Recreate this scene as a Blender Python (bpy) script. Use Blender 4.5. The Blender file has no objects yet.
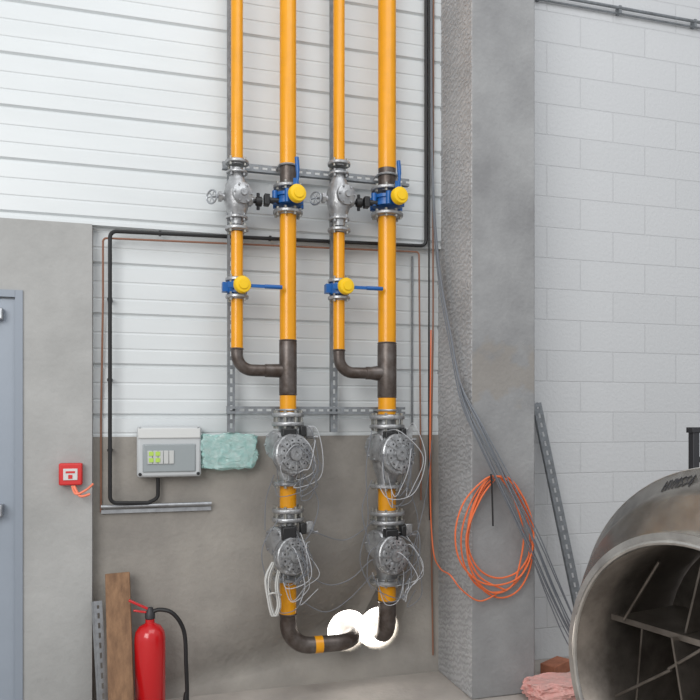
import bpy, bmesh, math, random
from mathutils import Vector, Matrix, noise
random.seed(7)
sc=bpy.context.scene
try:
    sc.view_settings.view_transform='Standard'
except Exception: pass

# ---------- survey geometry (metres). Gas wall face is the plane y=0, room is y<0 ----------
F=720.0; TH=math.radians(15.8); S_,C_=math.sin(TH),math.cos(TH)
D=4.146; H=1.55
def W(px,py,off):
    u=(px-350)/F; t=(D-off)/(C_-u*S_)
    return Vector((t*(S_+u*C_),-off,H-(py-420)*t/F))
def FR(fwd,right,z):
    return Vector((fwd*S_+right*C_, -D+fwd*C_-right*S_, z))

# ---------- materials ----------
def new_mat(name):
    m=bpy.data.materials.new(name); m.use_nodes=True
    nt=m.node_tree; b=nt.nodes['Principled BSDF']
    return m,nt,b
def mat(name,col,rough=.5,metal=0.,var=.0,scale=6.,bump=0.,bscale=40.,col2=None,emis=0,trans=0,stretch=(1,1,1),alpha=1,coat=0):
    m,nt,b=new_mat(name)
    b.inputs['Base Color'].default_value=(*col,1)
    b.inputs['Roughness'].default_value=rough
    b.inputs['Metallic'].default_value=metal
    b.inputs['Transmission Weight'].default_value=trans
    b.inputs['Alpha'].default_value=alpha
    b.inputs['Coat Weight'].default_value=coat
    if emis:
        b.inputs['Emission Color'].default_value=(*col,1); b.inputs['Emission Strength'].default_value=emis
    N=nt.nodes; L=nt.links
    tc=N.new('ShaderNodeTexCoord'); mp=N.new('ShaderNodeMapping'); mp.inputs['Scale'].default_value=stretch
    L.new(tc.outputs['Object'],mp.inputs['Vector'])
    if var or col2:
        c2=col2 or tuple(c*(1-var) for c in col)
        n=N.new('ShaderNodeTexNoise'); n.inputs['Scale'].default_value=scale; n.inputs['Detail'].default_value=8; n.inputs['Roughness'].default_value=.62
        L.new(mp.outputs[0],n.inputs['Vector'])
        r=N.new('ShaderNodeValToRGB'); r.color_ramp.elements[0].position=.33; r.color_ramp.elements[1].position=.68
        r.color_ramp.elements[0].color=(*c2,1); r.color_ramp.elements[1].color=(*col,1)
        L.new(n.outputs['Fac'],r.inputs['Fac']); L.new(r.outputs['Color'],b.inputs['Base Color'])
    if bump:
        n2=N.new('ShaderNodeTexNoise'); n2.inputs['Scale'].default_value=bscale; n2.inputs['Detail'].default_value=6
        L.new(mp.outputs[0],n2.inputs['Vector'])
        bp=N.new('ShaderNodeBump'); bp.inputs['Strength'].default_value=bump; bp.inputs['Distance'].default_value=.01
        L.new(n2.outputs['Fac'],bp.inputs['Height']); L.new(bp.outputs[0],b.inputs['Normal'])
    return m

M={}
M['clad']=mat('cladding_white_steel',(.66,.69,.70),.36,.0,var=.06,scale=1.3,stretch=(1,1,4))
M['concL']=mat('concrete_light',(.42,.42,.41),.85,0,scale=2.0,col2=(.32,.32,.312),bump=.35,bscale=30)
M['concB']=mat('concrete_base_stained',(.37,.345,.31),.85,0,scale=1.5,col2=(.225,.21,.192),bump=.4,bscale=35)  # grey-tan concrete with random darker stain
M['floor']=mat('concrete_floor',(.48,.44,.40),.7,0,scale=2.5,col2=(.33,.30,.275),bump=.3,bscale=40)
M['yel']=mat('gas_yellow_paint',(.80,.335,.001),.30,0,var=.12,scale=9,coat=.12)
M['rawpipe']=mat('raw_steel_pipe',(.16,.14,.13),.4,.6,scale=14,col2=(.07,.05,.04),bump=.15)
M['cast']=mat('cast_grey_metal',(.52,.53,.54),.36,.65,scale=18,col2=(.28,.28,.285),bump=.25,bscale=70)
M['galv']=mat('galvanised_steel',(.46,.48,.50),.4,.7,scale=30,col2=(.33,.34,.36))
M['galvd']=mat('galvanised_strut_aged',(.27,.29,.31),.5,.5,scale=30,col2=(.18,.19,.20))
M['bolt']=mat('zinc_bolt',(.45,.44,.40),.35,.8)
M['blue']=mat('valve_blue_paint',(.008,.10,.34),.35)
M['ycap']=mat('valve_yellow_plastic',(.86,.54,.005),.4)
M['blk']=mat('black_plastic',(.012,.012,.013),.45)
M['dark']=mat('dark_steel',(.05,.05,.055),.5,.4)
M['copper']=mat('brown_cable',(.25,.12,.075),.6)
M['gcable']=mat('grey_cable',(.19,.205,.23),.55)
M['lead']=mat('grey_lead',(.17,.18,.20),.55)
M['wcable']=mat('pale_lead',(.47,.48,.50),.5)
M['wcoil']=mat('white_cable',(.62,.62,.60),.5)
M['orange']=mat('orange_hose',(.78,.17,.055),.42)
M['red']=mat('red_paint',(.55,.008,.012),.25,coat=.4)
M['redp']=mat('red_call_point',(.62,.03,.03),.4)
M['white']=mat('white_plastic',(.62,.63,.62),.45)
M['boxg']=mat('enclosure_grey',(.50,.52,.53),.4)
M['boxw']=mat('enclosure_window',(.30,.33,.34),.12)
M['din']=mat('breaker_module',(.52,.53,.52),.4)
M['grn']=mat('green_label',(.42,.62,.10),.5)
M['wood']=mat('plank_wood',(.30,.17,.09),.75,0,scale=5,col2=(.16,.085,.045),stretch=(6,6,.6),bump=.3)
M['door']=mat('door_grey_blue',(.29,.33,.385),.4,var=.05)
M['dframe']=mat('door_frame_blue',(.25,.285,.335),.45)
M['steel']=mat('fabricated_stainless',(.60,.57,.52),.27,.92,scale=3.0,col2=(.24,.22,.195),bump=.22,bscale=7)
M['steelrim']=mat('steel_rim_bright',(.66,.64,.60),.30,.85,scale=8,col2=(.40,.38,.36))
M['steelin']=mat('steel_interior_darkened',(.27,.24,.21),.38,.75,scale=4,col2=(.085,.072,.062))  # duct steel with the shade of the interior put into its colour
M['bag']=mat('pale_cyan_plastic_film',(.80,.97,.94),.06,0,scale=26,col2=(.52,.84,.80),trans=.55,bump=.5,bscale=40)
M['pink']=mat('pink_plastic_sheet',(.80,.38,.34),.5,0,scale=14,col2=(.62,.40,.36),bump=.4)
M['brick']=mat('red_brick',(.42,.16,.09),.85,0,var=.3,scale=20,bump=.3)
M['ribbon']=mat('orange_ribbon',(.85,.22,.12),.5)
M['day']=mat('daylight',(1,.96,.90),.5,emis=8)
M['ink']=mat('marker_ink',(.03,.03,.035),.6)

def pillar_front():
    m,nt,b=new_mat('concrete_pillar'); N=nt.nodes;L=nt.links
    tc=N.new('ShaderNodeTexCoord')
    n=N.new('ShaderNodeTexNoise'); n.inputs['Scale'].default_value=2.4; n.inputs['Detail'].default_value=8; n.inputs['Roughness'].default_value=.62
    L.new(tc.outputs['Object'],n.inputs['Vector'])
    r=N.new('ShaderNodeValToRGB'); r.color_ramp.elements[0].position=.33; r.color_ramp.elements[1].position=.68
    r.color_ramp.elements[0].color=(.215,.216,.22,1); r.color_ramp.elements[1].color=(.325,.328,.33,1); L.new(n.outputs['Fac'],r.inputs[0])
    # weathered repair band around z=1.82
    sp=N.new('ShaderNodeSeparateXYZ'); L.new(tc.outputs['Object'],sp.inputs[0])
    n2=N.new('ShaderNodeTexNoise'); n2.inputs['Scale'].default_value=7; n2.inputs['Detail'].default_value=7; L.new(tc.outputs['Object'],n2.inputs['Vector'])
    a=N.new('ShaderNodeMath'); a.operation='MULTIPLY_ADD'; a.inputs[1].default_value=.45; L.new(n2.outputs['Fac'],a.inputs[0]); L.new(sp.outputs[2],a.inputs[2])
    s=N.new('ShaderNodeMath'); s.operation='SUBTRACT'; s.inputs[1].default_value=2.03; L.new(a.outputs[0],s.inputs[0])
    ab=N.new('ShaderNodeMath'); ab.operation='ABSOLUTE'; L.new(s.outputs[0],ab.inputs[0])
    mr=N.new('ShaderNodeMapRange'); mr.inputs['From Min'].default_value=.15; mr.inputs['From Max'].default_value=.10; mr.inputs['To Min'].default_value=0; mr.inputs['To Max'].default_value=.6; L.new(ab.outputs[0],mr.inputs['Value'])
    mx=N.new('ShaderNodeMix'); mx.data_type='RGBA'; mx.inputs[7].default_value=(.27,.245,.215,1)
    L.new(mr.outputs[0],mx.inputs[0]); L.new(r.outputs[0],mx.inputs[6]); L.new(mx.outputs[2],b.inputs['Base Color'])
    n3=N.new('ShaderNodeTexNoise'); n3.inputs['Scale'].default_value=45; n3.inputs['Detail'].default_value=6; L.new(tc.outputs['Object'],n3.inputs['Vector'])
    bp=N.new('ShaderNodeBump'); bp.inputs['Strength'].default_value=.35; bp.inputs['Distance'].default_value=.01
    L.new(n3.outputs['Fac'],bp.inputs['Height']); L.new(bp.outputs[0],b.inputs['Normal']); b.inputs['Roughness'].default_value=.8
    return m
M['concP']=pillar_front()
def pillar_side():
    m,nt,b=new_mat('concrete_pillar_striated_lit'); N=nt.nodes;L=nt.links
    tc=N.new('ShaderNodeTexCoord'); mp=N.new('ShaderNodeMapping'); mp.inputs['Rotation'].default_value=(math.radians(14),0,0)
    L.new(tc.outputs['Object'],mp.inputs[0])
    w=N.new('ShaderNodeTexWave'); w.bands_direction='Z'; w.inputs['Scale'].default_value=9; w.inputs['Distortion'].default_value=8; w.inputs['Detail'].default_value=4; w.inputs['Detail Scale'].default_value=2.5
    L.new(mp.outputs[0],w.inputs[0])
    n=N.new('ShaderNodeTexNoise'); n.inputs['Scale'].default_value=3; n.inputs['Detail'].default_value=8
    L.new(tc.outputs['Object'],n.inputs['Vector'])
    r=N.new('ShaderNodeValToRGB'); r.color_ramp.elements[0].color=(.22,.22,.225,1); r.color_ramp.elements[1].color=(.50,.50,.505,1)  # paler than the front face: light from the left put into the colour
    mx=N.new('ShaderNodeMath'); mx.operation='MULTIPLY_ADD'; mx.inputs[1].default_value=.32
    L.new(w.outputs['Fac'],mx.inputs[0]); L.new(n.outputs['Fac'],mx.inputs[2])
    L.new(mx.outputs[0],r.inputs[0]); L.new(r.outputs[0],b.inputs['Base Color'])
    bp=N.new('ShaderNodeBump'); bp.inputs['Strength'].default_value=.5; bp.inputs['Distance'].default_value=.01
    L.new(w.outputs['Fac'],bp.inputs['Height']); L.new(bp.outputs[0],b.inputs['Normal']); b.inputs['Roughness'].default_value=.75
    return m
M['concS']=pillar_side()
def block_mat():
    m,nt,b=new_mat('painted_blockwork'); N=nt.nodes;L=nt.links
    tc=N.new('ShaderNodeTexCoord'); sp=N.new('ShaderNodeSeparateXYZ'); cb=N.new('ShaderNodeCombineXYZ')
    L.new(tc.outputs['Object'],sp.inputs[0]); L.new(sp.outputs[0],cb.inputs[0]); L.new(sp.outputs[2],cb.inputs[1])
    br=N.new('ShaderNodeTexBrick'); br.inputs['Scale'].default_value=1; br.inputs['Brick Width'].default_value=.5; br.inputs['Row Height'].default_value=.2
    br.inputs['Mortar Size'].default_value=.005; br.inputs['Mortar Smooth'].default_value=.6
    br.inputs['Color1'].default_value=(.585,.595,.605,1); br.inputs['Color2'].default_value=(.565,.575,.585,1); br.inputs['Mortar'].default_value=(.53,.54,.55,1)
    L.new(cb.outputs[0],br.inputs['Vector'])
    n=N.new('ShaderNodeTexNoise'); n.inputs['Scale'].default_value=45; n.inputs['Detail'].default_value=5
    L.new(tc.outputs['Object'],n.inputs['Vector'])
    mx=N.new('ShaderNodeMath'); mx.operation='MULTIPLY_ADD'; mx.inputs[1].default_value=-1.2
    L.new(br.outputs['Fac'],mx.inputs[0]); 
    m3=N.new('ShaderNodeMath'); m3.operation='MULTIPLY'; m3.inputs[1].default_value=1.0; L.new(n.outputs['Fac'],m3.inputs[0]); L.new(m3.outputs[0],mx.inputs[2])
    bp=N.new('ShaderNodeBump'); bp.inputs['Strength'].default_value=.45; bp.inputs['Distance'].default_value=.007
    L.new(mx.outputs[0],bp.inputs['Height']); L.new(bp.outputs[0],b.inputs['Normal'])
    L.new(br.outputs['Color'],b.inputs['Base Color']); b.inputs['Roughness'].default_value=.6
    return m
M['block']=block_mat()

# ---------- mesh builder ----------
def frame(ax):
    ax=Vector(ax).normalized()
    up=Vector((0,0,1)) if abs(ax.z)<.9 else Vector((0,1,0))
    a=ax.cross(up).normalized(); b=ax.cross(a).normalized()
    return a,b,ax
class MB:
    def __init__(s): s.v=[]; s.f=[]
    def lathe(s,prof,o,ax,seg=24,cap=True):
        a,b,n=frame(ax); o=Vector(o); rings=[]
        for r,h in prof:
            base=len(s.v)
            if r<1e-6: s.v.append(o+n*h); rings.append([base])
            else:
                for i in range(seg):
                    t=2*math.pi*i/seg; s.v.append(o+n*h+a*(r*math.cos(t))+b*(r*math.sin(t)))
                rings.append(list(range(base,base+seg)))
        for q,w in zip(rings[:-1],rings[1:]):
            for i in range(seg):
                j=(i+1)%seg
                if len(q)==1 and len(w)==1: continue
                if len(q)==1: s.f.append((q[0],w[j],w[i]))
                elif len(w)==1: s.f.append((q[i],q[j],w[0]))
                else: s.f.append((q[i],q[j],w[j],w[i]))
        if cap:
            if len(rings[0])>1: s.f.append(tuple(reversed(rings[0])))
            if len(rings[-1])>1: s.f.append(tuple(rings[-1]))
        return s
    def cyl(s,p0,p1,r,r2=None,seg=20):
        p0=Vector(p0);p1=Vector(p1)
        return s.lathe([(r,0),(r if r2 is None else r2,(p1-p0).length)],p0,p1-p0,seg)
    def box(s,c,size,R=None):
        c=Vector(c); b=len(s.v); R=R or Matrix.Identity(3)
        for z in(-.5,.5):
            for x,y in((-.5,-.5),(.5,-.5),(.5,.5),(-.5,.5)):
                s.v.append(c+R@Vector((x*size[0],y*size[1],z*size[2])))
        for q in((3,2,1,0),(4,5,6,7),(0,1,5,4),(1,2,6,5),(2,3,7,6),(3,0,4,7)): s.f.append(tuple(b+i for i in q))
        return s
    def tube(s,pts,r,seg=10,closed=False):
        P=[Vector(p) for p in pts]; n=len(P); rings=[]; ref=None
        for i in range(n):
            if closed: t=(P[(i+1)%n]-P[i-1])
            else: t=P[min(i+1,n-1)]-P[max(i-1,0)]
            if t.length<1e-9: t=Vector((0,0,1))
            t.normalize()
            if ref is None: ref=frame(t)[0]
            ref=(ref-t*ref.dot(t)); 
            if ref.length<1e-6: ref=frame(t)[0]
            ref.normalize(); b=t.cross(ref); base=len(s.v)
            rr=r[i] if isinstance(r,(list,tuple)) else r
            for k in range(seg):
                a=2*math.pi*k/seg; s.v.append(P[i]+ref*(rr*math.cos(a))+b*(rr*math.sin(a)))
            rings.append(base)
        m=n if closed else n-1
        for i in range(m):
            q=rings[i];w=rings[(i+1)%n]
            for k in range(seg):
                j=(k+1)%seg; s.f.append((q+k,q+j,w+j,w+k))
        if not closed:
            s.f.append(tuple(rings[0]+k for k in reversed(range(seg)))); s.f.append(tuple(rings[-1]+k for k in range(seg)))
        return s
    def done(s,name,m,parent=None,bevel=0,sharp=35):
        me=bpy.data.meshes.new(name); me.from_pydata([tuple(v) for v in s.v],[],s.f)
        bm=bmesh.new(); bm.from_mesh(me); bmesh.ops.recalc_face_normals(bm,faces=bm.faces)
        for f in bm.faces: f.smooth=True
        for e in bm.edges:
            if len(e.link_faces)==2 and e.calc_face_angle(0)>math.radians(sharp): e.smooth=False
        bm.to_mesh(me); bm.free()
        me.materials.append(M[m] if isinstance(m,str) else m)
        ob=bpy.data.objects.new(name,me); sc.collection.objects.link(ob)
        if bevel:
            md=ob.modifiers.new('bevel','BEVEL'); md.width=bevel; md.segments=2; md.limit_method='ANGLE'
        if parent: ob.parent=parent
        return ob
groups=[]
def G(name):
    e=bpy.data.objects.new(name,None); e.empty_display_size=.1; sc.collection.objects.link(e); groups.append(e); return e
def smooth(pts,res=8,closed=False):
    P=[Vector(p) for p in pts]; n=len(P); out=[]
    rng=n if closed else n-1
    for i in range(rng):
        if closed: p0,p1,p2,p3=P[i-1],P[i],P[(i+1)%n],P[(i+2)%n]
        else: p0,p1,p2,p3=P[max(i-1,0)],P[i],P[i+1],P[min(i+2,n-1)]
        for k in range(res):
            t=k/res
            out.append(.5*((2*p1)+(-p0+p2)*t+(2*p0-5*p1+4*p2-p3)*t*t+(-p0+3*p1-3*p2+p3)*t**3))
    if not closed: out.append(P[-1])
    return out
def fillet(pts,rad,n=10):
    P=[Vector(p) for p in pts]; out=[P[0]]
    for i in range(1,len(P)-1):
        a=(P[i-1]-P[i]).normalized(); b=(P[i+1]-P[i]).normalized()
        ang=a.angle(b)
        if ang>3.0: out.append(P[i]); continue
        d=min(rad/math.tan(ang/2),.49*(P[i-1]-P[i]).length,.49*(P[i+1]-P[i]).length)
        if i==1: d=min(rad/math.tan(ang/2),.95*(P[0]-P[1]).length,.49*(P[2]-P[1]).length if len(P)>3 else .95*(P[2]-P[1]).length)
        rr=d*math.tan(ang/2)
        s=P[i]+a*d; e=P[i]+b*d; c=P[i]+(a+b).normalized()*(rr/math.sin(ang/2))
        v0=(s-c).normalized(); v1=(e-c).normalized(); om=v0.angle(v1)
        for k in range(n+1):
            t=k/n
            out.append(c+(v0*math.sin((1-t)*om)+v1*math.sin(t*om))/math.sin(om)*rr)
    out.append(P[-1]); return out
def strut(mb,p0,p1,face,w=.041,d=.03,pitch=.05,slot=.028):
    p0=Vector(p0);p1=Vector(p1); L=(p1-p0); ln=L.length; x=L.normalized(); f=Vector(face); f=(f-x*f.dot(x)).normalized(); y=f.cross(x).normalized()
    R=Matrix((x,y,f)).transposed(); mid=(p0+p1)/2; th=.003
    sw=.013
    for sgn in(-1,1):
        mb.box(mid+y*sgn*(w/2-th/2)-f*d/2,(ln,th,d),R)
        ww=(w-sw)/2
        mb.box(mid+y*sgn*(sw/2+ww/2),(ln,ww,th),R)
    n=int(ln/pitch)
    for i in range(n+1):
        c=p0+x*min(i*pitch+.01,ln-.011)
        mb.box(c,(pitch-slot,sw,th),R)
    return mb

# ---------- shell ----------
def X(px,off): return W(px,0,off).x
pillL,pillR,pillY=1.735,2.127,.494
zSplit=W(225,234,.06).z
zConc=W(260,436,.02).z
def cladding(name,x0,x1,z0,z1,off,phase):
    pitch=.275; z=z0
    prof=[]
    zz=z0-((z0-phase)%pitch)
    base=[(0,0),(.004,-.014),(.018,-.014),(.028,0),(.095,0),(.100,-.003),(.105,-.003),(.110,0),(.185,0),(.190,-.003),(.195,-.003),(.200,0)]
    while zz<z1+pitch:
        for a,b in base:
            if z0<zz+a<z1: prof.append((zz+a,b))
        zz+=pitch
    prof=[(z0,0)]+prof+[(z1,0)]
    m=MB()
    for z,b in prof:
        m.v.append(Vector((x0,-(off+b),z))); m.v.append(Vector((x1,-(off+b),z)))
    for i in range(len(prof)-1):
        a=2*i; m.f.append((a,a+1,a+3,a+2))
    b=len(m.v)
    for x in(x0,x1):
        for z in(z0,z1):
            m.v.append(Vector((x,.08,z)))
    last=2*(len(prof)-1)
    m.f.append((0,1,b+2,b)); m.f.append((last,last+1,b+3,b+1)); m.f.append((b,b+1,b+3,b+2))
    return m.done(name,'clad',sharp=20)
xl=X(92,.10)
cladding('wall_back_upper_cladding',-4,pillL,zSplit,5,.06,zSplit+.02)
cladding('wall_back_mid_cladding',xl-.05,pillL,zConc,zSplit,.015,zConc+.1)
lower=MB().box(((xl-.05+pillL+.1)/2,.03,zConc/2-.02),(pillL+.1-xl+.05,.10,zConc+.04)).done('wall_back_lower_concrete','concB')
hA=W(347,630,0); hB=W(378,628,0); hA.z=hB.z=.294
for h,r in((hA,.125),(hB,.13)):
    c=MB().cyl((h.x,-.2,h.z),(h.x,.3,h.z),r,seg=40).done('cut','day')
    md=lower.modifiers.new('b','BOOLEAN'); md.operation='DIFFERENCE'; md.solver='EXACT'; md.object=c
    bpy.context.view_layer.update()
    dg=bpy.context.evaluated_depsgraph_get(); me=bpy.data.meshes.new_from_object(lower.evaluated_get(dg))
    lower.modifiers.clear(); lower.data=me; bpy.data.objects.remove(c)
MB().box(((hA.x+hB.x)/2,.13,.30),(.7,.01,.5)).done('window_1_daylight_opening','day')

zt=W(92,224,.10).z; xd=X(23,.10); zd=W(10,290,.10).z; xd0=xd-1.0
wl=MB()
wl.box(((xd+xl)/2,.0,zt/2),(xl-xd,.20,zt))
wl.box(((xd0+xd)/2,.0,(zd+zt)/2),(xd-xd0,.20,zt-zd))
wl.box(((xd0-4.0)/2,.0,zt/2),(xd0+4.0,.20,zt))
wl.done('wall_left_concrete','concL')
g=G('door_1')
MB().box(((xd0+xd)/2,-.07,zd/2-.02),(xd-xd0-.06,.045,zd-.05)).done('leaf','door',g,.003)
fr=MB()
fr.box((xd-.018,-.065,zd/2),(.036,.09,zd)); fr.box((xd0+.018,-.065,zd/2),(.036,.09,zd)); fr.box(((xd0+xd)/2,-.065,zd-.018),(xd-xd0-.074,.09,.036))
fr.done('frame','dframe',g)
hz=W(5,510,.12).z
MB().cyl((xd-.10,-.15,hz),(xd-.9,-.15,hz),.02).box((xd-.12,-.12,hz),(.06,.08,.06)).box((xd-.85,-.12,hz),(.06,.08,.06)).done('push_bar','galv',g,.004)
cz=W(5,314,.12).z
MB().box((xd-.19,-.115,cz),(.2,.05,.06)).done('closer','galv',g,.006)

p=MB().box(((pillL+pillR)/2,-pillY/2+.05,2.5),(pillR-pillL,pillY+.1,5)).done('pillar_concrete','concP',bevel=.008)
p.data.materials.append(M['concS'])
for f in p.data.polygons:
    if f.normal.x<-.9: f.material_index=1
MB().box(((pillR+6)/2,.05,2.5),(6-pillR,.10,5)).done('wall_right_blockwork','block')
MB().box((1,-3.4,-.05),(10,7.0,.10)).done('floor','floor')

# ---------- strut supports behind pipes ----------
PO=.22
g=G('strut_support_frame')
m=MB()
for px in(231,333.5):
    a=W(px,200,.10); strut(m,(a.x,-.115,W(px,432,.1).z),(a.x,-.115,5),(0,-1,0))
for py0,px0,px1 in((166,222,408),(410,226,404)):
    a=W(px0,py0,.13); b=W(px1,py0,.13); strut(m,(a.x,-.15,a.z),(b.x,-.15,a.z),(0,-1,0))
m.done('slotted_channels','galvd',g)
m=MB()
for px,r in((237,.032),(288,.047),(339,.032),(387,.054)):
    for py in(166,410):
        if py==410 and r<.04: continue
        c=W(px,py,PO); z=W(222 if py==166 else 226,py,.13).z
        m.tube([(c.x+(r+.004)*math.cos(t),-PO+(r+.004)*math.sin(t),z) for t in [2*math.pi*k/28 for k in range(28)]],.006,6,True)
        for sx in(-1,1): m.cyl((c.x+sx*(r+.006),-PO,z),(c.x+sx*(r+.006),-.15,z),.005,seg=8)
m.done('u_bolt_clamps','galv',g)

# ---------- gas pipes ----------
def flange(mb,bolts,o,ax,r,th=.018,n=8):
    a,b,nn=frame(ax); o=Vector(o)
    mb.lathe([(r*.6,-th*.5-.004),(r*.62,-th*.5),(r-.003,-th*.5),(r,-th*.3),(r,th*.3),(r-.003,th*.5),(r*.62,th*.5),(r*.6,th*.5+.004)],o,nn,28)
    for i in range(n):
        t=2*math.pi*(i+.5)/n; c=o+(a*math.cos(t)+b*math.sin(t))*(r*.82)
        bolts.cyl(c-nn*(th*.5+.014),c+nn*(th*.5+.014),.0085 if r>.08 else .007,seg=6)
def vz(px,py): return W(px,py,PO).z
def gas_line(small,big,dy,rs,rb,name,hole,py):
    xs=X(small,PO); xb=X(big,PO); y=-PO
    g=G(name)
    zs=lambda q: vz(small,q+dy*.6); zb=lambda q: vz(big,q+dy)
    Y=MB(); 
    Y.cyl((xs,y,zs(161)),(xs,y,5),rs,seg=28); Y.cyl((xs,y,zs(281)),(xs,y,zs(232)),rs,seg=28); Y.cyl((xs,y,zs(348)),(xs,y,zs(296)),rs,seg=28)
    Y.cyl((xb,y,zb(167)),(xb,y,5),rb,seg=32); Y.cyl((xb,y,zb(341)),(xb,y,zb(211)),rb,seg=32)
    Y.cyl((xb,y,zb(412)),(xb,y,zb(394)),rb,seg=32); Y.cyl((xb,y,zb(508)),(xb,y,zb(484)),rb,seg=32)
    Y.cyl((xb,y,zb(py['yb'])),(xb,y,zb(580)),rb,seg=32)
    Y.done('painted_sections','yel',g)
    R=MB()
    R.cyl((xb,y,zb(190)),(xb,y,zb(167)),rb*.98,seg=32)
    zt_=zb(371)
    R.lathe([(rb,0),(rb*1.06,.01),(rb*1.06,zb(341)-zb(395)-.01),(rb,zb(341)-zb(395))],(xb,y,zb(395)),(0,0,1),32)
    R.tube(fillet([(xs,y,zs(348)),(xs,y,zt_),(xb-.11,y,zt_)],.085),rs,20)
    R.lathe([(rs,0),(rs*1.12,.004),(rs*1.12,.03),(rb*.82,.07),(rb*.82,.13)],(xb-.13,y,zt_),(1,0,0),24)
    for zz,r in((zs(349),rs),(zb(341),rb),(zb(394.5),rb)):
        R.lathe([(r,-.006),(r+.005,0),(r,.006)],(xs if r==rs else xb,y,zz),(0,0,1),24)
    if hole.x-xb>.1:
        path=fillet([(xb,y,zb(py['yb'])),(xb,y,hole.z),(hole.x,y,hole.z),(hole.x,.11,hole.z)],.13)
    else:
        path=fillet([(xb,y,zb(py['yb'])),(xb,y,hole.z),(hole.x,.11,hole.z)],.13)
    R.tube(path,rb,28)
    R.lathe([(rb,-.006),(rb+.005,0),(rb,.006)],(xb,y,zb(py['yb'])),(0,0,1),24)
    if hole.x-xb>.1: 
        MB().lathe([(rb+.001,0),(rb+.0012,.045)],(xb+.15,y,hole.z),(1,0,0),28).done('yellow_band','yel',g)
    R.done('raw_steel_fittings','rawpipe',g)
    Fm=MB();B=MB()
    for q in(163,229): flange(Fm,B,(xs,y,zs(q)),(0,0,1),rs*2.0,n=4)
    for q in(280,297): flange(Fm,B,(xs,y,zs(q)),(0,0,1),rs*1.95,n=4)
    for q in(188,213): flange(Fm,B,(xb,y,zb(q)),(0,0,1),rb*1.8,n=8)
    Fm.done('flanges','cast',g); B.done('bolts','bolt',g)
    v=G('gas_filter_valve'); zc=zs(197)
    b=MB(); hh=(zs(168)-zs(224))/2
    b.lathe([(rs*1.0,-hh),(rs*1.1,-hh*.8),(rs*1.6,-hh*.55),(rs*2.15,-hh*.2),(rs*2.2,hh*.1),(rs*1.9,hh*.4),(rs*1.2,hh*.7),(rs*1.1,hh)],(xs,y,zc),(0,0,1),28)
    flange(b,b,(xs,y,zs(173)),(0,0,1),rs*1.8,.014,4); flange(b,b,(xs,y,zs(218)),(0,0,1),rs*1.8,.014,4)
    dd=Vector((.25,-1,0)).normalized()
    b.lathe([(rs*1.25,0),(rs*1.25,.07),(rs*1.7,.07),(rs*1.7,.09),(rs*1.45,.093),(rs*.6,.1),(rs*.5,.11),(0,.11)],(xs,y,zc),dd,24)
    for i in range(6):
        t=i*math.pi/3; a_,b_,_=frame(dd); c=Vector((xs,y,zc))+dd*.09+(a_*math.cos(t)+b_*math.sin(t))*rs*1.45; b.cyl(c,c+dd*.012,.006,seg=6)
    b.cyl((xs-.10,y,zc-.005),(xs,y,zc-.005),.018); b.lathe([(.028,0),(.028,.02),(.018,.022)],(xs-.08,y,zc-.005),(-1,0,0),6)
    b.cyl((xs,y,zc-.015),(xs+.085,y,zc-.015),.022); b.lathe([(.032,0),(.032,.018)],(xs+.06,y,zc-.015),(1,0,0),6)
    b.done('body','cast',v)
    hw=MB(); hc=Vector((xs-.135,y,zc-.01)); nrm=Vector((-.75,-.65,0)).normalized(); a_,b_,_=frame(nrm)
    hw.tube([hc+(a_*math.cos(t)+b_*math.sin(t))*.036 for t in [2*math.pi*k/24 for k in range(24)]],.005,8,True)
    for k in range(3):
        t=k*math.pi/3; e=(a_*math.cos(t)+b_*math.sin(t))*.036; hw.cyl(hc-e,hc+e,.003,seg=6)
    hw.cyl(hc,(xs-.06,y,zc-.005),.006,seg=10)
    hw.done('handwheel','galv',v)
    k=MB(); kx=xs+.085
    k.lathe([(.012,0),(.012,.015),(.024,.017),(.027,.03),(.027,.048),(.02,.052)],(kx,y,zc-.015),(1,0,0),14)
    k.cyl((kx+.03,y-.0,zc-.06),(kx+.03,y,zc+.03),.009,seg=10)
    k.done('black_knob','blk',v)
    v=G('gas_ball_valve'); zc=zs(288)
    MB().lathe([(rs*1.2,-.035),(rs*1.7,-.03),(rs*1.75,.03),(rs*1.2,.035)],(xs,y,zc),(0,0,1),24).cyl((xs,y,zc),Vector((xs,y,zc))+dd*.07,.025).box((xs-rs*2,y,zc),(.03,.05,.05)).done('body','blue',v)
    c=Vector((xs,y,zc+.005))+Vector((.22,-1,0)).normalized()*.09
    MB().lathe([(.042,-.022),(.046,-.018),(.046,.006),(.042,.012),(.028,.014),(.026,.02),(0,.021)],c,(.22,-1,.05),28).done('yellow_cap','ycap',v)
    MB().box(c+Vector((.115,.012,-.003)),(.17,.008,.018)).box(c+Vector((-.05,.012,-.003)),(.05,.01,.03)).cyl(c+Vector((.12,.012,-.003)),c+Vector((.215,.012,-.003)),.0115,seg=12).done('lever','blue',v,.002)
    v=G('gas_butterfly_valve'); zc=zb(200)
    b=MB(); b.lathe([(rb*1.25,-.034),(rb*1.62,-.03),(rb*1.62,-.012),(rb*1.4,-.01),(rb*1.4,.01),(rb*1.62,.012),(rb*1.62,.03),(rb*1.25,.034)],(xb,y,zc),(0,0,1),32)
    for i in range(6):
        t=i*math.pi/3+.3; b.lathe([(.016,-.036),(.016,.036)],(xb+rb*1.75*math.cos(t),y+rb*1.75*math.sin(t),zc),(0,0,1),12)
    b.cyl((xb,y,zc),Vector((xb,y,zc))+Vector((.35,-1,0)).normalized()*(rb*1.6+.05),.03)
    b.done('body','blue',v)
    dv=Vector((.20,-1,0)).normalized(); c=Vector((xb,y,zc+.0))+dv*(rb*1.6+.06)
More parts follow.
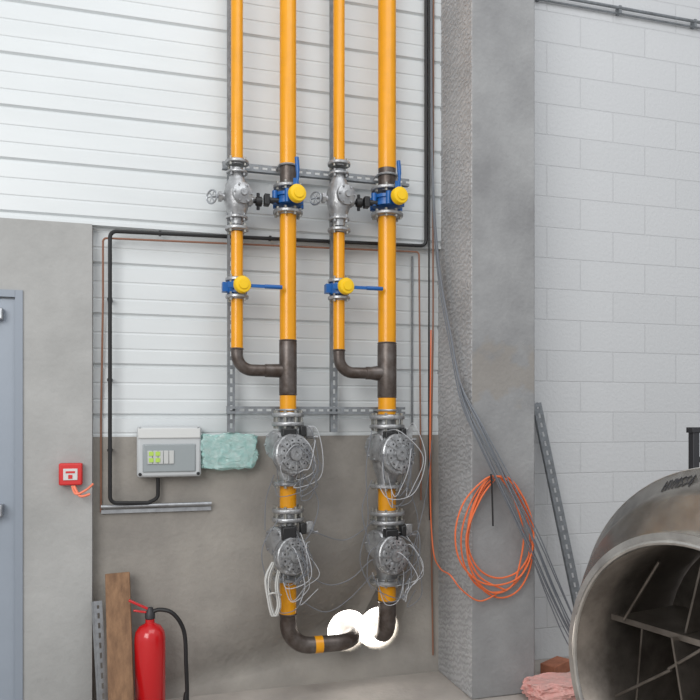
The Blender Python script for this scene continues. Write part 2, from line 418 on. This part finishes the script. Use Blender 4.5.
    MB().lathe([(.044,-.022),(.048,-.018),(.048,.01),(.044,.016),(.03,.018),(.028,.024),(0,.025)],c,dv+Vector((0,0,.05)),28).done('yellow_cap','ycap',v)
    p0=c+Vector((-.01,.03,.0)); 
    MB().tube(smooth([p0,p0+Vector((.012,0,.06)),p0+Vector((.018,0,.12)),p0+Vector((.012,.0,.205))],6),[.009]*13+[.012]*6,8).box(p0+Vector((.008,0,.05)),(.03,.012,.08)).done('lever','blue',v,.002)
    k=MB().cyl((xb-.04-rb*1.6,y-.03,zc-.02),(xb-rb*1.2,y-.03,zc-.02),.017,seg=12).box((xb-rb*1.6-.05,y-.03,zc-.02),(.03,.05,.06)); k.done('limit_switch','blk',v,.004)
    for (q0,q1,dc) in((417,483,py['d1']),(512,578,py['d2'])):
        v=G('gas_solenoid_valve'); z0=zb(q1); z1=zb(q0); hh=(z1-z0)/2; zc=(z0+z1)/2
        Fm=MB();B=MB()
        flange(Fm,B,(xb,y,zb(q0-2)),(0,0,1),rb*1.95,.022,8); flange(Fm,B,(xb,y,zb(q0+7)),(0,0,1),rb*1.95,.022,8)
        flange(Fm,B,(xb,y,zb(q1)),(0,0,1),rb*1.9,.02,8)
        Fm.done('flanges','cast',v); B.done('bolts','bolt',v)
        b=MB(); b.lathe([(rb*1.0,-hh),(rb*1.1,-hh*.8),(rb*1.55,-hh*.45),(rb*1.75,0),(rb*1.6,hh*.3),(rb*1.15,hh*.6),(rb,hh)],(xb,y,zc),(0,0,1),28)
        b.lathe([(.055,0),(.06,.05),(.078,.055),(.082,.08),(.074,.092),(.04,.098),(0,.10)],(xb-.01,y,zc+.03),Vector((-1,-.55,0)),24)
        for i in range(8):
            a_,b_,n_=frame(Vector((-1,-.55,0))); t=i*math.pi/4; cc=Vector((xb-.01,y,zc+.03))+n_*.088+(a_*math.cos(t)+b_*math.sin(t))*.066; b.cyl(cc,cc+n_*.012,.007,seg=6)
        b.done('body','cast',v)
        d=Vector((.38,-1,.05)).normalized(); c=Vector((X(dc[0],PO+.14),-(PO+.14),W(dc[0],dc[1],PO+.14).z)); r=dc[2]
        MB().cyl((xb,y,zc),c,.045).done('actuator_neck','cast',v)
        a=MB(); a.lathe([(r*.75,-.045),(r*.97,-.04),(r,-.034),(r,-.02),(r*.93,-.018),(r*.93,-.008),(r,-.006),(r,.008),(r*.95,.014),(r*.8,.016),(r*.78,.026),(r*.55,.03),(r*.52,.022),(r*.34,.022),(r*.32,.036),(r*.12,.038),(r*.1,.03),(0,.03)],c,d,40)
        a_,b_,n_=frame(d)
        for i in range(12):
            t=i*math.pi/6; e=(a_*math.cos(t)+b_*math.sin(t)); cc=c+e*r*.9; a.cyl(cc-n_*.02,cc+n_*.024,.0075,seg=6)
            R3=Matrix((e,n_.cross(e),n_)).transposed(); a.box(c+e*r*.6+n_*.026,(r*.42,.006,.012),R3)
        a.done('actuator_housing','cast',v)
        hd=MB()  # dark discs standing in for the holes in the housing
        for i in range(12):
            t=(i+.5)*math.pi/6; e=(a_*math.cos(t)+b_*math.sin(t)); cc=c+e*r*.66; hd.cyl(cc+n_*.026,cc+n_*.0285,.006,seg=10)
        hd.done('hole_discs','dark',v)
        s=MB().box((xb-.02,y-.12,zb(q0+18)),(.075,.06,.075)).box((xb+.06,y-.10,zb(q0+14)),(.03,.05,.06)); s.done('terminal_box','blk',v,.006)
        s=MB().box((xb+.11,y-.05,zb(q0+14)),(.04,.04,.06)).cyl((xb+.09,y-.05,zb(q0+20)),(xb+.16,y-.05,zb(q0+20)),.01,seg=10); s.done('gauge_port','cast',v,.004)
    return xb
xbA=gas_line(237,288,0,.0325,.046,'gas_pipe',hA,dict(yb=614,d1=(293,454,.110),d2=(293,556,.102)))
xbB=gas_line(339,387,2.5,.0325,.052,'gas_pipe',hB,dict(yb=598,d1=(398,454,.115),d2=(393,555,.108)))

# ---------- dangling wiring ----------
g=G('instrument_wiring'); m=MB(); m2=MB()
def wp(px,py,off): return W(px,py,off)
for (cx,cy) in((293,454),(293,556),(398,454),(394,555)):
    for k in range(9):
        o=PO+.10+random.random()*.10
        x0=cx+random.uniform(-16,20); y0=cy+random.uniform(-25,5)
        x1=cx+random.uniform(-22,26); y1=cy+random.uniform(22,58)
        sw=random.choice((-1,1,1))*random.uniform(8,30)
        pts=[wp(x0,y0,PO+.07),wp((x0+cx+sw)/2+random.uniform(-5,5),y0+random.uniform(-8,8),o),wp(cx+sw,(y0+y1)/2+random.uniform(-10,6),o+.02),wp(cx+sw*random.uniform(.4,1.1),y1-8,o),wp((cx+x1)/2+random.uniform(-6,6),y1+random.uniform(-4,6),o-.03),wp(x1,y1-random.uniform(10,30),PO+.08)]
        (m if k%2 else m2).tube(smooth(pts,7),.0023,6)
m.done('pale_leads','wcable',g)
for pts in([(306,575,.36),(330,585,.3),(352,578,.28),(372,560,.3),(385,565,.36)],[(300,600,.3),(325,612,.26),(348,600,.22),(372,575,.3)],
           [(300,470,.36),(318,500,.3),(312,530,.3),(300,545,.34)],[(405,480,.36),(418,520,.3),(412,570,.28),(400,592,.3)],[(398,600,.3),(410,560,.3),(425,500,.2),(432,440,.1)],
           [(278,520,.3),(262,550,.32),(268,585,.32),(276,600,.3)],[(372,480,.33),(362,510,.33),(370,545,.33)],[(372,430,.3),(366,470,.33),(368,520,.33),(360,560,.3),(372,590,.3)],
           [(310,530,.3),(345,540,.2),(375,520,.3)],[(265,530,.3),(266,500,.3),(274,475,.33)]):
    m2.tube(smooth([wp(*q) for q in pts],8),.0026,6)
m2.done('grey_leads','lead',g)
m=MB()
for k in range(6):
    dx=random.uniform(-2,2); o=PO+.09+k*.008
    pts=[wp(274+dx,562,o),wp(268+dx*1.6,578,o),wp(269+dx,598,o),wp(274+dx*1.3,616,o),wp(279+dx,606,o),wp(277+dx,585,o),wp(280+dx,568,o)]
    m.tube(smooth(pts,6),.0036,6)
m.tube(smooth([wp(267,596,PO+.09),wp(273,593,PO+.155),wp(281,595,PO+.10)],5),.005,6)
m.done('white_cable_hank','wcoil',g)

# ---------- conduits on wall ----------
g=G('black_conduit'); m=MB()
m.tube(fillet([wp(158,478,.06),wp(158,498,.06),wp(148,503,.06),wp(110,503,.085),wp(110,231,.085),wp(426,246,.085),Vector((X(426,.085),-.085,5))],.035,6),.0105,10)
m.done('conduit','blk',g)
m=MB()
for q in((110,300),(110,380),(110,450)): m.box(wp(*q,.045),(.026,.07,.014))
for q in((160,233.5),(270,238.5),(330,241.5)): m.box(wp(q[0],q[1],.07),(.014,.03,.026))
m.done('clips','blk',g,.002)
g=G('brown_cable'); m=MB()
m.tube(fillet([wp(101,512,.03),wp(101,420,.03),wp(103,300,.05),wp(103,238,.075),wp(419,252,.075),wp(421,500,.04)],.02,4),.0055,8)
m.done('horizontal_run','copper',g)
m=MB()
m.tube(smooth([Vector((X(433,.06),-.075,5)),wp(433,200,.075),wp(433,330,.075),wp(431,480,.05),wp(433,655,.04)],8),.0055,8)
m.done('vertical_drop','copper',g)
g=G('cable_trunking'); a=wp(97,507,.06);b=wp(211,502,.03); m=MB()
m.cyl((a.x+.02,-.055,a.z),(b.x,-.055,a.z),.010)
m.box(((a.x+b.x)/2+.01,-.03,a.z-.03),(b.x-a.x-.02,.02,.02))
m.done('rail','galv',g)
g=G('vertical_conduit')
MB().cyl((X(416,.1),-.035,W(416,425,.05).z),(X(416,.1),-.035,W(416,256,.05).z),.006).done('conduit','galvd',g)

# ---------- enclosure ----------
g=G('electrical_enclosure'); a=wp(137,426,.02); b=wp(200,475,.02); cx=(a.x+b.x)/2; cz=(a.z+b.z)/2; w=b.x-a.x; h=a.z-b.z
MB().box((cx,-.07,cz),(w,.10,h)).done('housing','boxg',g,.014)
MB().box((cx,-.122,cz+h*.36),(w*.97,.012,h*.2)).done('lid_top','white',g,.005)
MB().box((cx,-.122,cz-.035),(w*.82,.012,h*.55)).done('window','boxw',g,.006)
m=MB()
for i in range(5): m.box((cx-w*.30+i*w*.083,-.131,cz-.03),(w*.075,.008,h*.26))
m.done('breakers','din',g,.002)
m=MB()
for i in range(2):
    for j in(0,1): m.box((cx-w*.28+i*w*.1,-.137,cz-.01-j*.035),(w*.07,.004,h*.08))
m.done('labels','grn',g)
m=MB()
for sx in(-1,1):
    for sz in(-1,1): m.lathe([(.009,0),(.009,.004),(0,.005)],(cx+sx*w*.45,-.12,cz+sz*h*.44),(0,-1,0),12)
m.done('cover_screws','blk',g)

def crumple(name,c,size,m,amp=.25,fr=3,seed=0):
    bm=bmesh.new(); bmesh.ops.create_cube(bm,size=1)
    bmesh.ops.subdivide_edges(bm,edges=bm.edges,cuts=22,use_grid_fill=True)
    for v in bm.verts:
        p=v.co.copy(); q=p.normalized()*.62; p=p.lerp(q,.2)
        n=noise.noise_vector(p*fr+Vector((seed,seed*2,1)))+.6*noise.noise_vector(p*fr*2.7+Vector((seed,3,1)))+.35*noise.noise_vector(p*fr*6+Vector((seed,3,1)))
        p=p+n*amp
        v.co=Vector((p.x*size[0]+c[0],p.y*size[1]+c[1],p.z*size[2]+c[2]))
    me=bpy.data.meshes.new(name); bm.to_mesh(me); bm.free(); me.materials.append(M[m])
    for f in me.polygons: f.use_smooth=False
    o=bpy.data.objects.new(name,me); sc.collection.objects.link(o); return o
c=wp(228,451,.07); crumple('plastic_wrapped_package',(c.x,-.085,c.z),(.29,.07,.185),'bag',amp=.08,fr=3.2,seed=3)

# ---------- fire alarm call point ----------
g=G('fire_alarm_call_point'); c=wp(71,474,.12)
MB().box((c.x,-.126,c.z),(.115,.05,.115)).done('housing','redp',g,.008)
MB().box((c.x,-.152,c.z+.0),(.07,.006,.06)).done('glass_plate','white',g,.002)
MB().box((c.x,-.156,c.z+.012),(.045,.003,.01)).box((c.x,-.156,c.z-.012),(.02,.003,.02)).done('symbol','redp',g)
m=MB().tube(smooth([wp(72,486,.15),wp(76,494,.17),wp(86,490,.17),wp(93,484,.14)],6),.006,6).tube(smooth([wp(74,486,.15),wp(80,496,.17),wp(90,494,.17)],6),.007,6)
m.done('orange_ribbon','ribbon',g)

# ---------- fire extinguisher ----------
g=G('fire_extinguisher'); ex=X(150,.17); ey=-.20
MB().lathe([(.07,0),(.074,.0),(.08,.012),(.08,.40),(.074,.435),(.055,.462),(.03,.475),(.024,.48),(.024,.50),(0,.50)],(ex,ey,0.0),(0,0,1),36).done('cylinder','red',g)
MB().lathe([(.02,0),(.026,.004),(.026,.03),(.02,.04),(.015,.06)],(ex,ey,.50),(0,0,1),16).done('valve_head','dark',g)
MB().box((ex-.05,ey,.575),(.13,.02,.012),Matrix.Rotation(math.radians(28),3,'Y')).box((ex-.035,ey,.54),(.10,.018,.01),Matrix.Rotation(math.radians(12),3,'Y')).done('squeeze_handle','red',g,.003)
m=MB().tube(smooth([(ex,ey,.53),(ex+.05,ey,.545),(ex+.12,ey-.01,.52),(ex+.175,ey-.01,.42),(ex+.185,ey-.02,.25),(ex+.19,ey-.02,.10),(ex+.185,ey-.02,.02)],8),.011,10)
m.lathe([(.011,0),(.016,.03),(.017,.09)],(ex+.185,ey-.02,.10),(0,0,-1),12)
m.done('hose','blk',g)

# ---------- plank + leaning struts ----------
a=wp(118,571,.03); top=Vector((a.x,-.09,a.z)); bot=Vector((X(122,.3),-.32,.015))
x=(top-bot).normalized(); f=Vector((0,-1,0)); f=(f-x*f.dot(x)).normalized(); yy=f.cross(x).normalized(); R=Matrix((x,yy,f)).transposed()
g=G('wooden_plank'); MB().box((top+bot)/2,((top-bot).length,.125,.05),R).done('board','wood',g,.004)
g=G('leaning_metal_strut'); m=MB(); strut(m,Vector((X(105,.3),-.30,.01)),Vector((X(98,.13),-.15,W(98,600,.13).z)),(0.5,-1,0),w=.045); m.done('slotted_channel','galv',g)
g=G('leaning_metal_strut'); m=MB(); strut(m,W(592,668,.25)*1.0,W(537,403,.06),(-.2,-1,0),w=.055,d=.035,pitch=.06,slot=.03); m.done('slotted_channel','galvd',g)

# ---------- grey cable bundle ----------
g=G('grey_cable_bundle'); m=MB()
base=[(431,-140,.06),(432,100,.08),(434,190,.10),(440,270,.16),(452,340,.30),(462,390,.43),(477,428,.55),(502,478,.56),(532,540,.56),(554,592,.5),(574,635,.46),(598,674,.42)]
for k in range(9):
    pts=[]; ph=random.uniform(0,6)
    for i,(a,b,o) in enumerate(base):
        sp=(k-4)*(1.0+.09*i)+1.6*math.sin(i*.9+ph)
        if i<2: sp*=.4
        elif i<5: sp*=.75
        if i<6: pts.append(wp(a-abs(sp)*.35,b-sp*1.6,o+.010*(k%3)))
        else: pts.append(wp(a+sp*.75,b-sp*.8,o+.008*(k%3)))
    m.tube(smooth(pts,8),.0036,7)
m.done('cables','gcable',g)
g=G('black_cable'); m=MB(); m.tube(smooth([wp(429,-140,.08),wp(429,120,.08),wp(429,250,.08),wp(429,420,.04),wp(430,520,.04)],8),.006,8); m.done('cable','blk',g)

# ---------- orange hose coil on pillar ----------
g=G('orange_hose_coil'); m=MB()
for k in range(5):
    cx=498+random.uniform(-4,3); w=34+random.uniform(-7,5); hh=57+random.uniform(-8,5)
    pts=[]
    for j in range(12):
        a=2*math.pi*j/12
        xx=math.sin(a)*w*(1+.18*(-math.cos(a))); yyy=-math.cos(a)
        pts.append(wp(cx+xx+random.uniform(-1.5,1.5),476+hh+yyy*hh,pillY+.03+k*.010))
    m.tube(smooth(pts,6,True),.005,8,True)
m.tube(smooth([wp(496,478,.56),wp(480,500,.56),wp(466,540,.56),(wp(478,575,.56)),wp(505,590,.56)],8),.005,8)
m.done('hose_loops','orange',g)
m=MB().tube(smooth([wp(500,592,.55),wp(480,601,.55),wp(462,590,.56),wp(450,575,.53),wp(440,568,.35),wp(433,548,.15),wp(430,480,.12),wp(431,330,.11)],8),.0042,8)
m.done('hose_tail','orange',g)
m=MB().tube(smooth([wp(491,474,.58),wp(492,490,.58),wp(493,526,.58)],5),.005,8).cyl(wp(493,480,.495),wp(493,480,.59),.006,seg=10)
m.done('tie_and_hook','blk',g)

# ---------- fabricated steel duct section ----------
g=G('steel_duct_section')
phi=math.radians(62); ax=(FR(math.cos(phi),math.sin(phi),0)-FR(0,0,0)).normalized(); pr=(FR(math.sin(phi),-math.cos(phi),0)-FR(0,0,0)).normalized()
up=Vector((0,0,1)); C1=FR(2.40,1.112,.65); C2=C1+ax*.25; C2.z=.69
def circ(c,r,n=64): return [c+pr*(r*math.sin(2*math.pi*k/n))+up*(r*math.cos(2*math.pi*k/n)) for k in range(n)]
def shell(rings,m,name,sol):
    mb=MB(); n=len(rings[0])
    for r in rings: mb.v+=r
    for i in range(len(rings)-1):
        for k in range(n):
            j=(k+1)%n; mb.f.append((i*n+k,i*n+j,(i+1)*n+j,(i+1)*n+k))
    o=mb.done(name,m,g); md=o.modifiers.new('t','SOLIDIFY'); md.thickness=sol; md.offset=1; return o
shell([circ(C1,.483),circ(C1.lerp(C2,.2),.52),circ(C1.lerp(C2,.55),.61),circ(C2,.69)],'steel','bell_cone',.008)
C3=C2+ax*.9
shell([circ(C2,.69),circ(C3,.69)],'steel','outer_shell',.006)
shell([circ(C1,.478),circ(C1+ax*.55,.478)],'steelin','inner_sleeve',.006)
m=MB(); m.tube(circ(C1,.487,96),.010,8,True); m.tube(circ(C2,.692,96),.007,8,True); m.done('rim_beads','steelrim',g)
mb=MB()
for i,(r0,zo) in enumerate(((.483,-.0),(.520,-.0),(.520,.02),(.483,.02))): mb.v+=circ(C1+ax*zo,r0,96)
for i in range(4):
    for k in range(96):
        j=(k+1)%96; i2=(i+1)%4; mb.f.append((i*96+k,i*96+j,i2*96+j,i2*96+k))
mb.done('front_flange_ring','steelrim',g)
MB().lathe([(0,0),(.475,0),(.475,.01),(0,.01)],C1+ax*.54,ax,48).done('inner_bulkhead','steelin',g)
Rm=Matrix((pr,ax,up)).transposed()
def plate(mb,a,b,d0,d1,th=.008):
    A=C1+pr*a[0]+up*a[1]; B=C1+pr*b[0]+up*b[1]; x=(B-A).normalized(); n=ax.cross(x).normalized()
    Rp=Matrix((x,ax,n)).transposed(); mb.box((A+B)/2+ax*(d0+d1)/2,((B-A).length,d1-d0,th),Rp)
m=MB()
plate(m,(-.43,.12),(.43,.12),.16,.52)
plate(m,(.14,.12),(.03,-.44),.12,.52)
plate(m,(-.20,.12),(-.12,-.44),.12,.52)
plate(m,(.30,.12),(.34,-.30),.16,.52)
plate(m,(.05,.45),(.13,.13),.18,.52)
plate(m,(-.22,.40),(-.14,.13),.18,.52)
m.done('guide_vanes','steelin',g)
m=MB()
def brace(a,b,d=.13): m.cyl(C1+ax*d+pr*a[0]+up*a[1],C1+ax*d+pr*b[0]+up*b[1],.006,seg=8)
brace((.36,.13),(.20,.38)); brace((.0,.13),(.16,.0)); brace((.40,-.18),(.15,.0)); 
m.box(C1+ax*.155+up*.12,(.88,.012,.022),Rm)
m.done('braces','steelin',g)
m2=MB()
for d_ in(.02,.75): m2.box(C1+ax*d_+Vector((0,0,-.65+.06)),(.7,.06,.12),Rm)
m2.done('cradle','dark',g)
m=MB()
def onsh(a,f):
    r=.61+(.69-.61)*f+.011; c=C1.lerp(C2,.55+.45*f); return c+pr*(r*math.sin(a))+up*(r*math.cos(a))
letters=[[(0,0),(0,1)],[(0,.5),(.6,.5)],[(.6,0),(.6,1)],[(.9,1),(1.2,0),(1.5,1)],[(1.8,0),(1.8,1),(2.1,.5),(2.4,1),(2.4,0)],[(3.2,1),(2.7,.8),(3.2,.3),(2.7,0)],[(4,1),(3.5,.8),(4,.3),(3.5,0)],[(4.6,1),(4.3,.2),(4.9,.2)],[(4.7,.6),(4.7,-.1)]]
for l in letters:
    pts=[onsh(.36-.040*q[0]-.008*q[1],.70-(1-q[1])*.36) for q in l]
    dense=[]
    for p0_,p1_ in zip(pts[:-1],pts[1:]): dense+= [p0_.lerp(p1_,t/4) for t in range(4)]
    dense.append(pts[-1]); m.tube(dense,.0016,5)
m.done('marker_writing','ink',g)

# ---------- stand behind duct ----------
g=G('steel_stand'); q=W(697,430,.9); m=MB()
for dx in(-.02,.5): m.box((q.x+dx,-.9,q.z/2),(.04,.04,q.z))
m.box((q.x+.24,-.9,q.z),(.58,.05,.03)); m.box((q.x+.24,-.9,q.z-.16),(.55,.03,.03)); m.box((q.x+.24,-.9,.3),(.5,.03,.03))
m.done('frame','dark',g,.003)

# ---------- debris at pillar foot ----------
c=W(556,660,.24)
g=G('brick'); MB().box((c.x,c.y,.035),(.2,.1,.07),Matrix.Rotation(.5,3,'Z')).done('block','brick',g,.004)
c=W(548,688,.5); crumple('pink_plastic_sheet',(c.x+.02,c.y-.12,.06),(.38,.22,.10),'pink',amp=.10,fr=2.6,seed=9)

# ---------- thin conduit high on block wall ----------
g=G('wall_conduit'); a=W(568,-2,.04); m=MB()
m.cyl((pillR+.0,-.035,a.z),(6,-.035,a.z),.010,seg=10)
m.cyl((pillR+.0,-.018,a.z-.028),(6,-.018,a.z-.028),.006,seg=8)
x=pillR+.3
while x<5.9:
    m.box((x,-.02,a.z-.01),(.02,.04,.05)); x+=.6
m.done('conduit','galvd',g)

# ---------- place group origins at their content ----------
bpy.context.view_layer.update()
for e in groups:
    vs=[v.co for ch in e.children for v in ch.data.vertices]
    if not vs: continue
    lo=Vector((min(v.x for v in vs),min(v.y for v in vs),min(v.z for v in vs))); hi=Vector((max(v.x for v in vs),max(v.y for v in vs),max(v.z for v in vs)))
    c=(lo+hi)/2; e.location=c
    for ch in e.children: ch.matrix_parent_inverse=Matrix.Translation(-c)

# ---------- lights ----------
def area(name,loc,target,sx,sy,e,col=(1,1,1)):
    l=bpy.data.lights.new(name,'AREA'); l.shape='RECTANGLE'; l.size=sx; l.size_y=sy; l.energy=e; l.color=col
    o=bpy.data.objects.new(name,l); sc.collection.objects.link(o); o.location=loc
    o.rotation_euler=(Vector(target)-Vector(loc)).to_track_quat('-Z','Y').to_euler(); return o
area('light_key_upper_left',(-3.5,-6.5,4.2),(.8,0,1.4),4,3.5,290,(1,.99,.97))  # added soft key from upper left behind the camera, no real source
area('light_overhead_fill',(1.5,-4,6.5),(1.2,-1,0),5,4,140,(.97,.985,1))  # unseen overhead area light filling from above
w=bpy.data.worlds.new('hall_ambient'); sc.world=w; w.use_nodes=True
w.node_tree.nodes['Background'].inputs[0].default_value=(.94,.965,1,1); w.node_tree.nodes['Background'].inputs[1].default_value=.60

# ---------- camera ----------
cd=bpy.data.cameras.new('camera'); cam=bpy.data.objects.new('camera',cd); sc.collection.objects.link(cam)
cd.sensor_width=36; cd.lens=F/700*36; cd.shift_y=.1
cam.location=(0,-D,H); cam.rotation_euler=(math.pi/2,0,-TH); sc.camera=cam
